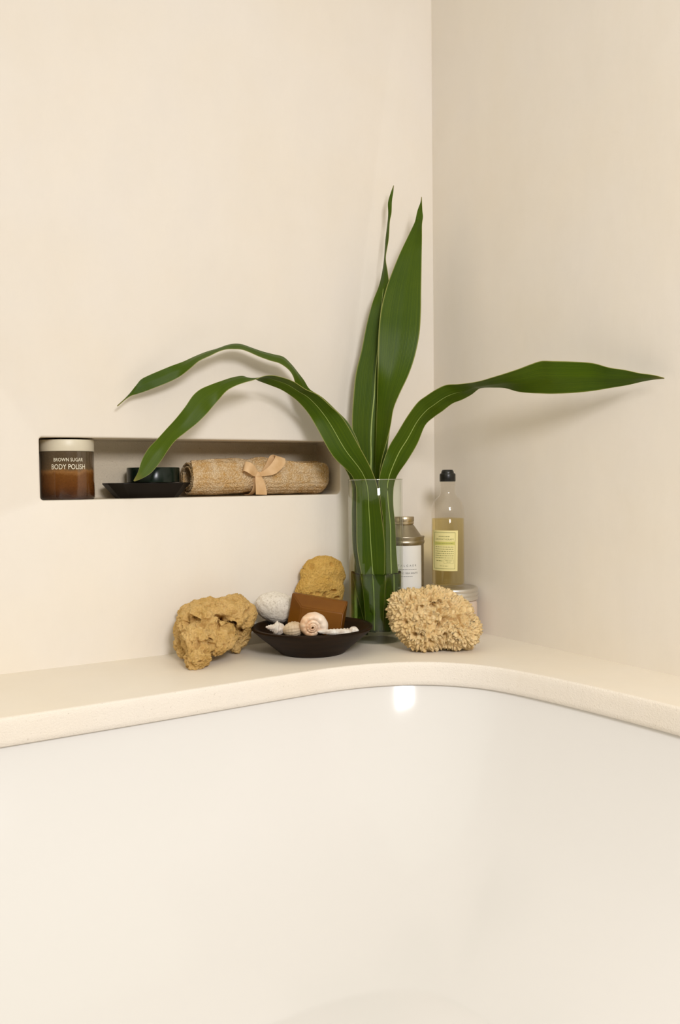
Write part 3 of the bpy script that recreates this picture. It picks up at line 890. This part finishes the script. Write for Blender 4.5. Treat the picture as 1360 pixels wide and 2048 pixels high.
# bottle label
M_yel = Mat('pale_yellow_label'); M_yel.col((.76, .67, .30)); M_yel.set(Roughness=.5); M_yel = M_yel.m
M_grn = plain('green_label_band', (.56, .53, .14), .5)
M_olv = plain('olive_ink', (.13, .14, .015), .6)
LA = AV-.36                 # label turned a little to the left
lz0, lz1 = .0325, .1090
lab = obj('label', patch(R_+.0002, LA, .0535, lz0, lz1, .0003, 30, -.02), M_yel, bot)
tag(lab, 'pale yellow-green paper label')
RL = R_+.00062
zc = (lz0+lz1)/2
obj('label_band', patch(RL-.0001, LA, .0430, zc+.0105, zc+.0170, .0001, 30), M_grn, lab)
def wr(me, y, dx=0, r=RL, tilt=-.02):
    for v in me.vertices: v.co.x += dx
    for v in me.vertices: v.co.y += y
    return wrap(me, r, LA, zc, tilt)
def bar(x0, x1, y0, y1):
    bm = bmesh.new(); n = 14; a = []; b = []
    for i in range(n+1):
        x = x0+(x1-x0)*i/n
        a.append(bm.verts.new((x, y0, 0))); b.append(bm.verts.new((x, y1, 0)))
    for i in range(n): bm.faces.new((a[i], a[i+1], b[i+1], b[i]))
    me = bpy.data.meshes.new('b'); bm.to_mesh(me); bm.free(); return me
marks = [wr(text_mesh('AROMATHERAPY', .0032, .037, 1.2), .0215)]
bw, bh = .0215, .0345
for (x0, x1, y0, y1) in ((-bw, bw, bh-.0006, bh), (-bw, bw, -bh, -bh+.0006), (-bw, -bw+.0006, -bh, bh), (bw-.0006, bw, -bh, bh)):
    marks.append(wr(bar(x0, x1, y0, y1), 0))
for (x0, x1, y0, y1) in ((0, .0185, -.0170, -.0167), (0, .0185, -.0240, -.0237), (0, .0003, -.0240, -.0167), (.0182, .0185, -.0240, -.0167)):
    marks.append(wr(bar(x0, x1, y0, y1), 0))
rnd = random.Random(4)
def dashes(y, x0, x1, h=.0009):
    x = x0
    while x < x1:
        wd = rnd.uniform(.0012, .0048); e = min(x+wd, x1)
        marks.append(wr(bar(x, e, y-h/2, y+h/2), 0)); x = e+.0010
dashes(.0268, -.011, .010, .0010); dashes(.0137, -.017, .018, .0008)
for k in range(6): dashes(.0070-.0041*k, -.0185, .0185, .0009)
dashes(-.0195, -.016, -.003, .001); dashes(-.0190, .003, .0155, .0006); dashes(-.0215, .005, .0135, .0006); dashes(-.0290, -.008, .008, .0006)
to_obj_join(marks, 'lettering', M_olv, lab)

can = root('metal_can', (-.1085, -.0425, 0), 0, 'tin can with coned shoulder, screw cap and plain white label, behind the vase', 'can')
M_can = Mat('aged_tinplate'); M_can.set(Metallic=1, Roughness=.38)
M_can.col(M_can.ramp(M_can.noise(M_can.coords(), 30, 4), [(.3, (.34, .29, .20)), (.7, (.50, .44, .33))])); M_can = M_can.m
M_cap = Mat('brass_cap'); M_cap.set(Metallic=1, Roughness=.3); M_cap.col((.62, .52, .36)); M_cap = M_cap.m
bm = bmesh.new()
lathe(bm, [(0, 0), (.0375, 0), (.0395, .001), (.0397, .003), (.0385, .005), (.0385, .172), (.0397, .1735), (.0402, .176), (.0400, .1785), (.0388, .180), (.0392, .183), (.0400, .1855), (.0396, .1875), (.0375, .1878), (.0355, .1865), (.0345, .187), (.0195, .2085), (.0175, .2105), (.0175, .214), (0, .214)], 80, cap=False)
obj('can_body', bm, M_can, can)
bm = bmesh.new()
lathe(bm, [(0, .2108), (.0185, .2108), (.0195, .2115), (.0198, .2135), (.0190, .2148), (.0192, .2158), (.0197, .2170), (.0197, .2240), (.0188, .2255), (0, .2257)], 96, cap=False,
      fn=lambda a, z: 1+(.018*math.cos(40*a) if z > .2165 and z < .2245 else 0))
tag(obj('screw_cap', bm, M_cap, can), 'brass coloured knurled screw cap')
cl = obj('label', patch(.0386, AV-.23, .090, .012, .1705, .0003, 40), M_white, can)
marks = []
def wc(me, z, dx=0):
    for v in me.vertices: v.co.x += dx
    return wrap(me, .03922, AV-.02, z)
marks.append(wc(text_mesh('REVITALGAER', .0038, .057, 1.9), .1325, -.006))
marks.append(wc(text_mesh('PACIFIC SEA SALTS', .0033, .047), .1180, .002))
def dz(z, x0, x1, h):
    x = x0
    while x < x1:
        e = min(x+rnd.uniform(.002, .006), x1); marks.append(wc(bar(x, e, -h/2, h/2), z)); x = e+.0010
dz(.1250, -.024, .024, .0009); dz(.1118, -.018, .014, .0008)
to_obj_join(marks, 'lettering', M_ink, cl)
to_obj_join([wc(text_mesh('O', .0150, .0145), .0785, -.004)], 'emblem', M_ink, cl)

# ------------------------------------------------------------------ things in the niche
# body polish jar
J = root('body_polish_jar', (-.7340, .0455, NZ0), 0, 'brown sugar body polish jar with cream lid at the left end of the niche', 'jar')
Mj = Mat('sugar_scrub'); tcj = Mj.node('ShaderNodeTexCoord'); sj = Mj.node('ShaderNodeSeparateXYZ'); Mj.l.new(tcj.outputs['Object'], sj.inputs[0])
nj = Mj.noise(Mj.coords((1, 1, 1)), 38, 5, .65)
ma = Mj.node('ShaderNodeMath', operation='MULTIPLY_ADD'); ma.inputs[1].default_value = .022; Mj.l.new(nj, ma.inputs[0]); Mj.l.new(sj.outputs['Z'], ma.inputs[2])
sc2 = Mj.node('ShaderNodeMath', operation='MULTIPLY'); sc2.inputs[1].default_value = 10; Mj.l.new(ma.outputs[0], sc2.inputs[0])
cj = Mj.ramp(sc2.outputs[0], [(.14, (.030, .008, .002)), (.32, (.110, .036, .006)), (.52, (.150, .055, .010)), (.575, (.25, .115, .035)), (.62, (.115, .072, .035)), (.80, (.085, .058, .032))])
gr = Mj.ramp(Mj.noise(Mj.coords(), 420, 3), [(.3, (.75, .75, .75)), (.7, (1.2, 1.2, 1.2))])
Mj.col(Mj.mix(.5, cj, gr, 'MULTIPLY')); Mj.set(Roughness=.18, Coat_Weight=.4, Coat_Roughness=.03)
bm = bmesh.new(); RJ = .0435
lathe(bm, [(0, 0), (.0405, 0), (.0428, .0012), (RJ, .004), (RJ, .079), (.0425, .0795), (0, .0795)], 96, cap=False)
obj('jar_body', bm, Mj.m, J)
bm = bmesh.new()
lathe(bm, [(0, .0796), (RJ+.0002, .0796), (RJ+.0006, .0803), (RJ+.0006, .0975), (RJ, .0985), (0, .0985)], 96, cap=False)
tag(obj('lid', bm, plain('cream_lid', (.66, .60, .46), .4), J), 'cream lid')
AJ = -PI/2-.33
m1 = wrap(text_mesh('BROWN SUGAR', .0058, .0480), RJ+.0003, AJ+.14, .0655)
m2 = wrap(text_mesh('BODY POLISH', .0082, .0555), RJ+.0003, AJ+.14, .0540)
M_ci = plain('cream_ink', (.80, .74, .58), .5)
to_obj_join([m1], 'lettering', M_ci, J); to_obj_join([m2], 'lettering', M_ci, J)

# black dish with cut corners
M_dish = plain('black_lacquer', (.008, .005, .003), .45)
M_dish.node_tree.nodes['Principled BSDF'].inputs['Specular IOR Level'].default_value = .22
bm = bmesh.new()
def octo(hx, hy, cx, cy, z): return [bm.verts.new(p) for p in ((-hx, -cy, z), (-cx, -hy, z), (cx, -hy, z), (hx, -cy, z), (hx, cy, z), (cx, hy, z), (-cx, hy, z), (-hx, cy, z))]
lv = [octo(.052, .025, .040, .014, 0), octo(.0735, .0395, .053, .019, .0250), octo(.0728, .0388, .0525, .0185, .0268), octo(.0708, .0366, .050, .017, .0255), octo(.050, .023, .038, .013, .0060)]
for a, b in zip(lv, lv[1:]):
    for i in range(8): bm.faces.new((a[i], a[(i+1) % 8], b[(i+1) % 8], b[i]))
bm.faces.new(lv[0]); bm.faces.new(lv[-1])
o = obj('dish', bm, M_dish, None, True, 25); o.location = (-.5985, .0430, NZ0)
bv = o.modifiers.new('b', 'BEVEL'); bv.width = .0012; bv.segments = 2; bv.limit_method = 'ANGLE'
tag(o, 'black angular dish with slanted sides in the niche, carrying a black jar', 'dish')
M_bj = Mat('dark_green_black'); M_bj.col((.004, .010, .006)); M_bj.set(Roughness=.2); M_bj.b.inputs['Specular IOR Level'].default_value = .3
bm = bmesh.new()
lathe(bm, [(0, 0), (.0315, 0), (.0345, .003), (.0395, .020), (.0450, .0205), (.0456, .0212), (.0456, .0455), (.0448, .0465), (0, .0465)], 96, cap=False)
# the foot is narrow enough to stand inside the dish
for v in bm.verts:
    if v.co.z < .0202:
        r = math.hypot(v.co.x, v.co.y)
        if r > 0: v.co.x *= .022/.0395 if r > .022 else 1; v.co.y *= .022/.0395 if r > .022 else 1
o = obj('black_jar', bm, M_bj.m); o.location = (-.5855, .0450, NZ0+.0063)
tag(o, 'low shiny black round jar sitting on the black dish in the niche', 'jar')

# rolled washcloth with ribbon
RX0, RX1, RYC = -.5225, -.2415, .0470
roll = root('rolled_washcloth', ((RX0+RX1)/2, RYC, NZ0), 0, 'rolled woven straw coloured washcloth tied with a tan ribbon bow in the niche', 'washcloth')
M_knit = Mat('woven_straw')
tk = M_knit.node('ShaderNodeTexCoord'); mk = M_knit.node('ShaderNodeMapping'); mk.inputs['Scale'].default_value = (1, 1, 1)
M_knit.l.new(tk.outputs['Object'], mk.inputs['Vector'])
vk = M_knit.node('ShaderNodeTexVoronoi'); vk.inputs['Scale'].default_value = 330; M_knit.l.new(mk.outputs['Vector'], vk.inputs['Vector'])
nk = M_knit.noise(mk.outputs['Vector'], 45, 4, .6)
ck = M_knit.ramp(vk.outputs['Distance'], [(.15, (.82, .64, .40)), (.6, (.46, .26, .085))])
ck = M_knit.mix(.5, ck, M_knit.ramp(nk, [(.35, (.55, .33, .12)), (.65, (.80, .66, .46))]))
M_knit.col(ck); M_knit.set(Roughness=.9); M_knit.b.inputs['Specular IOR Level'].default_value = .1
M_knit.bump(vk.outputs['Distance'], .9, .0022); M_knit = M_knit.m
bm = bmesh.new()
NXS = 280; L_ = RX1-RX0
rows = []
for i in range(NXS+1):
    s = i/NXS; x = -L_/2+L_*s
    xx = (s-.42)
    pinch = 1-.10*math.exp(-(xx/.05)**2)
    flare = .0315+.0030*s+.0008*math.sin(s*14)
    Rr_ = flare*pinch*(1 if s < .93 else 1-.30*((s-.93)/.07)**2.2)
    # outer end of the spiral runs along the front, low at both ends and higher at the ribbon
    end = PI+.55+ .55*math.exp(-((s-.42)/.22)**2)*-1 + (.25 if s > .5 else 0)*min(1, (s-.5)*4)
    row_o = []
    NT = 260; total = 2*PI*2.4
    for k in range(NT+1):
        a = total*k/NT                    # 0 at the outer end
        ang = end-PI/2+a*1.0
        rr = Rr_*(1.0-.0*a)-.0052*a/(2*PI)*1.15
        if k < 10: rr += .0034*(1-k/10)
        elif k < 18: rr -= .0014*math.sin((k-10)/8*PI)
        kn = 1+.016*math.sin(x*1300)*math.sin(ang*44)+.014*math.cos(ang*22)
        wob = .0011*noise.noise(Vector((x*40, math.cos(ang)*2, math.sin(ang)*2)))
        rr2 = rr*kn+wob
        yy = -rr2*math.cos(ang-PI)*1.04; zz = rr2*math.sin(ang-PI)*-.98
        row_o.append(Vector((x+.0012*noise.noise(Vector((ang, s*3, 1)))*(1 if s in (0, 1) else 0), -yy if False else yy, zz)))
    rows.append(row_o)
bot_z = min(p.z for r in rows for p in r)
rows = [[p+Vector((0, 0, -bot_z+.0022)) for p in r] for r in rows]
strip(bm, rows, .0034)
roll_cloth = obj('cloth', bm, M_knit, roll, True, None)
M_rib2 = Mat('tan_ribbon'); M_rib2.col(M_rib2.ramp(M_rib2.noise(M_rib2.coords(), 60, 3), [(.35, (.60, .37, .17)), (.65, (.70, .47, .25))])); M_rib2.set(Roughness=.65); M_rib2 = M_rib2.m
def ribbon(name, pts, wv, parent, thick=.0009, k=8):
    """strip following pts, half-width vectors wv"""
    P = spline(pts, k); W = spline(wv, k); bm = bmesh.new()
    strip(bm, [[p-w_, p-w_*.5, p, p+w_*.5, p+w_] for p, w_ in zip(P, W)], thick)
    return obj(name, bm, M_rib2, parent, True, 60)
xb = -.1625+.4442-.3842+.0845    # ribbon position along the roll
xb = -.0180
zc_ = .0318; rb = .0312
band = []; bw_ = []
for k in range(0, 25):
    a = 2*PI*k/24
    band.append((xb+.001*math.sin(a), -rb*math.cos(a)*1.03, zc_+rb*math.sin(a)*.97)); bw_.append((.0050+.001*math.sin(a*2), 0, .0))
rbn = ribbon('ribbon', band, bw_, roll, .0012, 4)
tag(rbn, 'tan fabric ribbon')
kx, ky, kz = xb+.002, -rb*1.03-.004, .0385
# knot
bm = bmesh.new(); bmesh.ops.create_uvsphere(bm, u_segments=24, v_segments=16, radius=1)
for v in bm.verts:
    p = v.co; f_ = 1+.10*math.sin(7*p.x+3*p.z); v.co = Vector((p.x*.0075*f_, p.y*.0042, p.z*.0062*f_))+Vector((kx, ky+.0005, kz))
obj('knot', bm, M_rib2, rbn)
ribbon('bow_loop', [(kx, ky, kz), (kx-.008, ky-.004, kz+.004), (kx-.020, ky-.009, kz+.012), (kx-.028, ky-.004, kz+.016), (kx-.026, ky+.004, kz+.012), (kx-.014, ky+.003, kz+.004), (kx, ky+.001, kz)],
       [(.001, 0, .003), (.003, 0, .0062), (.004, .001, .0085), (.003, .002, .0085), (.003, 0, .008), (.003, 0, .006), (.001, 0, .003)], rbn)
ribbon('bow_loop', [(kx, ky, kz), (kx+.012, ky-.004, kz+.003), (kx+.026, ky-.009, kz+.010), (kx+.040, ky-.009, kz+.024), (kx+.0440, ky-.002, kz+.033), (kx+.036, ky+.004, kz+.031), (kx+.024, ky+.004, kz+.014), (kx+.010, ky+.002, kz+.002), (kx, ky+.001, kz)],
       [(-.001, 0, .003), (-.002, 0, .005), (-.005, .001, .008), (-.009, .001, .007), (-.010, .001, .003), (-.009, 0, .004), (-.006, 0, .006), (-.002, 0, .005), (0, 0, .003)], rbn)
ribbon('ribbon_tail', [(kx-.001, ky-.001, kz), (kx+.001, ky-.003, kz-.010), (kx+.003, ky-.0035, kz-.020), (kx+.005, ky-.002, kz-.031), (kx+.0055, ky-.001, kz-.0365)],
       [(.0050, 0, -.001), (.0085, 0, 0), (.0100, 0, 0), (.0110, 0, .0), (.0112, 0, -.0005)], rbn)

# ------------------------------------------------------------------ light, world, camera
sc = bpy.context.scene
w = bpy.data.worlds.new('World'); sc.world = w; w.use_nodes = True
nt = w.node_tree; bg = nt.nodes['Background']
bg.inputs['Strength'].default_value = .96
wt = nt.nodes.new('ShaderNodeTexCoord'); ws = nt.nodes.new('ShaderNodeSeparateXYZ'); wr_ = nt.nodes.new('ShaderNodeValToRGB')
nt.links.new(wt.outputs['Generated'], ws.inputs[0]); nt.links.new(ws.outputs['Z'], wr_.inputs['Fac']); nt.links.new(wr_.outputs['Color'], bg.inputs['Color'])
e = wr_.color_ramp.elements
e[0].position = .02; e[0].color = (.08, .055, .03, 1); e[1].position = .35; e[1].color = (1.0, .935, .75, 1)
def area(name, loc, target, size, power, col, size_y=None):
    li = bpy.data.lights.new(name, 'AREA'); li.size = size; li.energy = power; li.color = col
    if size_y: li.shape = 'RECTANGLE'; li.size_y = size_y
    o = bpy.data.objects.new(name, li); C.objects.link(o); o.location = loc
    d = Vector(target)-Vector(loc); o.rotation_euler = d.to_track_quat('-Z', 'Y').to_euler()
    return o
area('softbox_lamp', (-.90, -2.08, 1.06), (-.35, -.1, .3), .42, 23.5, (1, .985, 1.03))

cam = bpy.data.cameras.new('camera'); cam.sensor_fit = 'HORIZONTAL'; cam.sensor_width = 36
cam.lens = 1729.674/1360*36; cam.clip_start = .01
co = bpy.data.objects.new('camera', cam); C.objects.link(co)
yaw, pitch, rl_ = YAW, -.0377976567, -.0109974427
F = Vector((math.sin(yaw)*math.cos(pitch), math.cos(yaw)*math.cos(pitch), math.sin(pitch)))
r0 = Vector((math.cos(yaw), -math.sin(yaw), 0)); u0 = r0.cross(F)
Rt = r0*math.cos(rl_)+u0*math.sin(rl_); U = u0*math.cos(rl_)-r0*math.sin(rl_)
m = Matrix((( Rt.x, U.x, -F.x), (Rt.y, U.y, -F.y), (Rt.z, U.z, -F.z))).to_4x4()
m.translation = (-1.0950142, -1.4290838, .3)
co.matrix_world = m
sc.camera = co
sc.view_settings.view_transform = 'Standard'; sc.view_settings.look = 'None'; sc.view_settings.gamma = 1
sc.view_settings.use_curve_mapping = False
sc.view_settings.exposure = 0.06
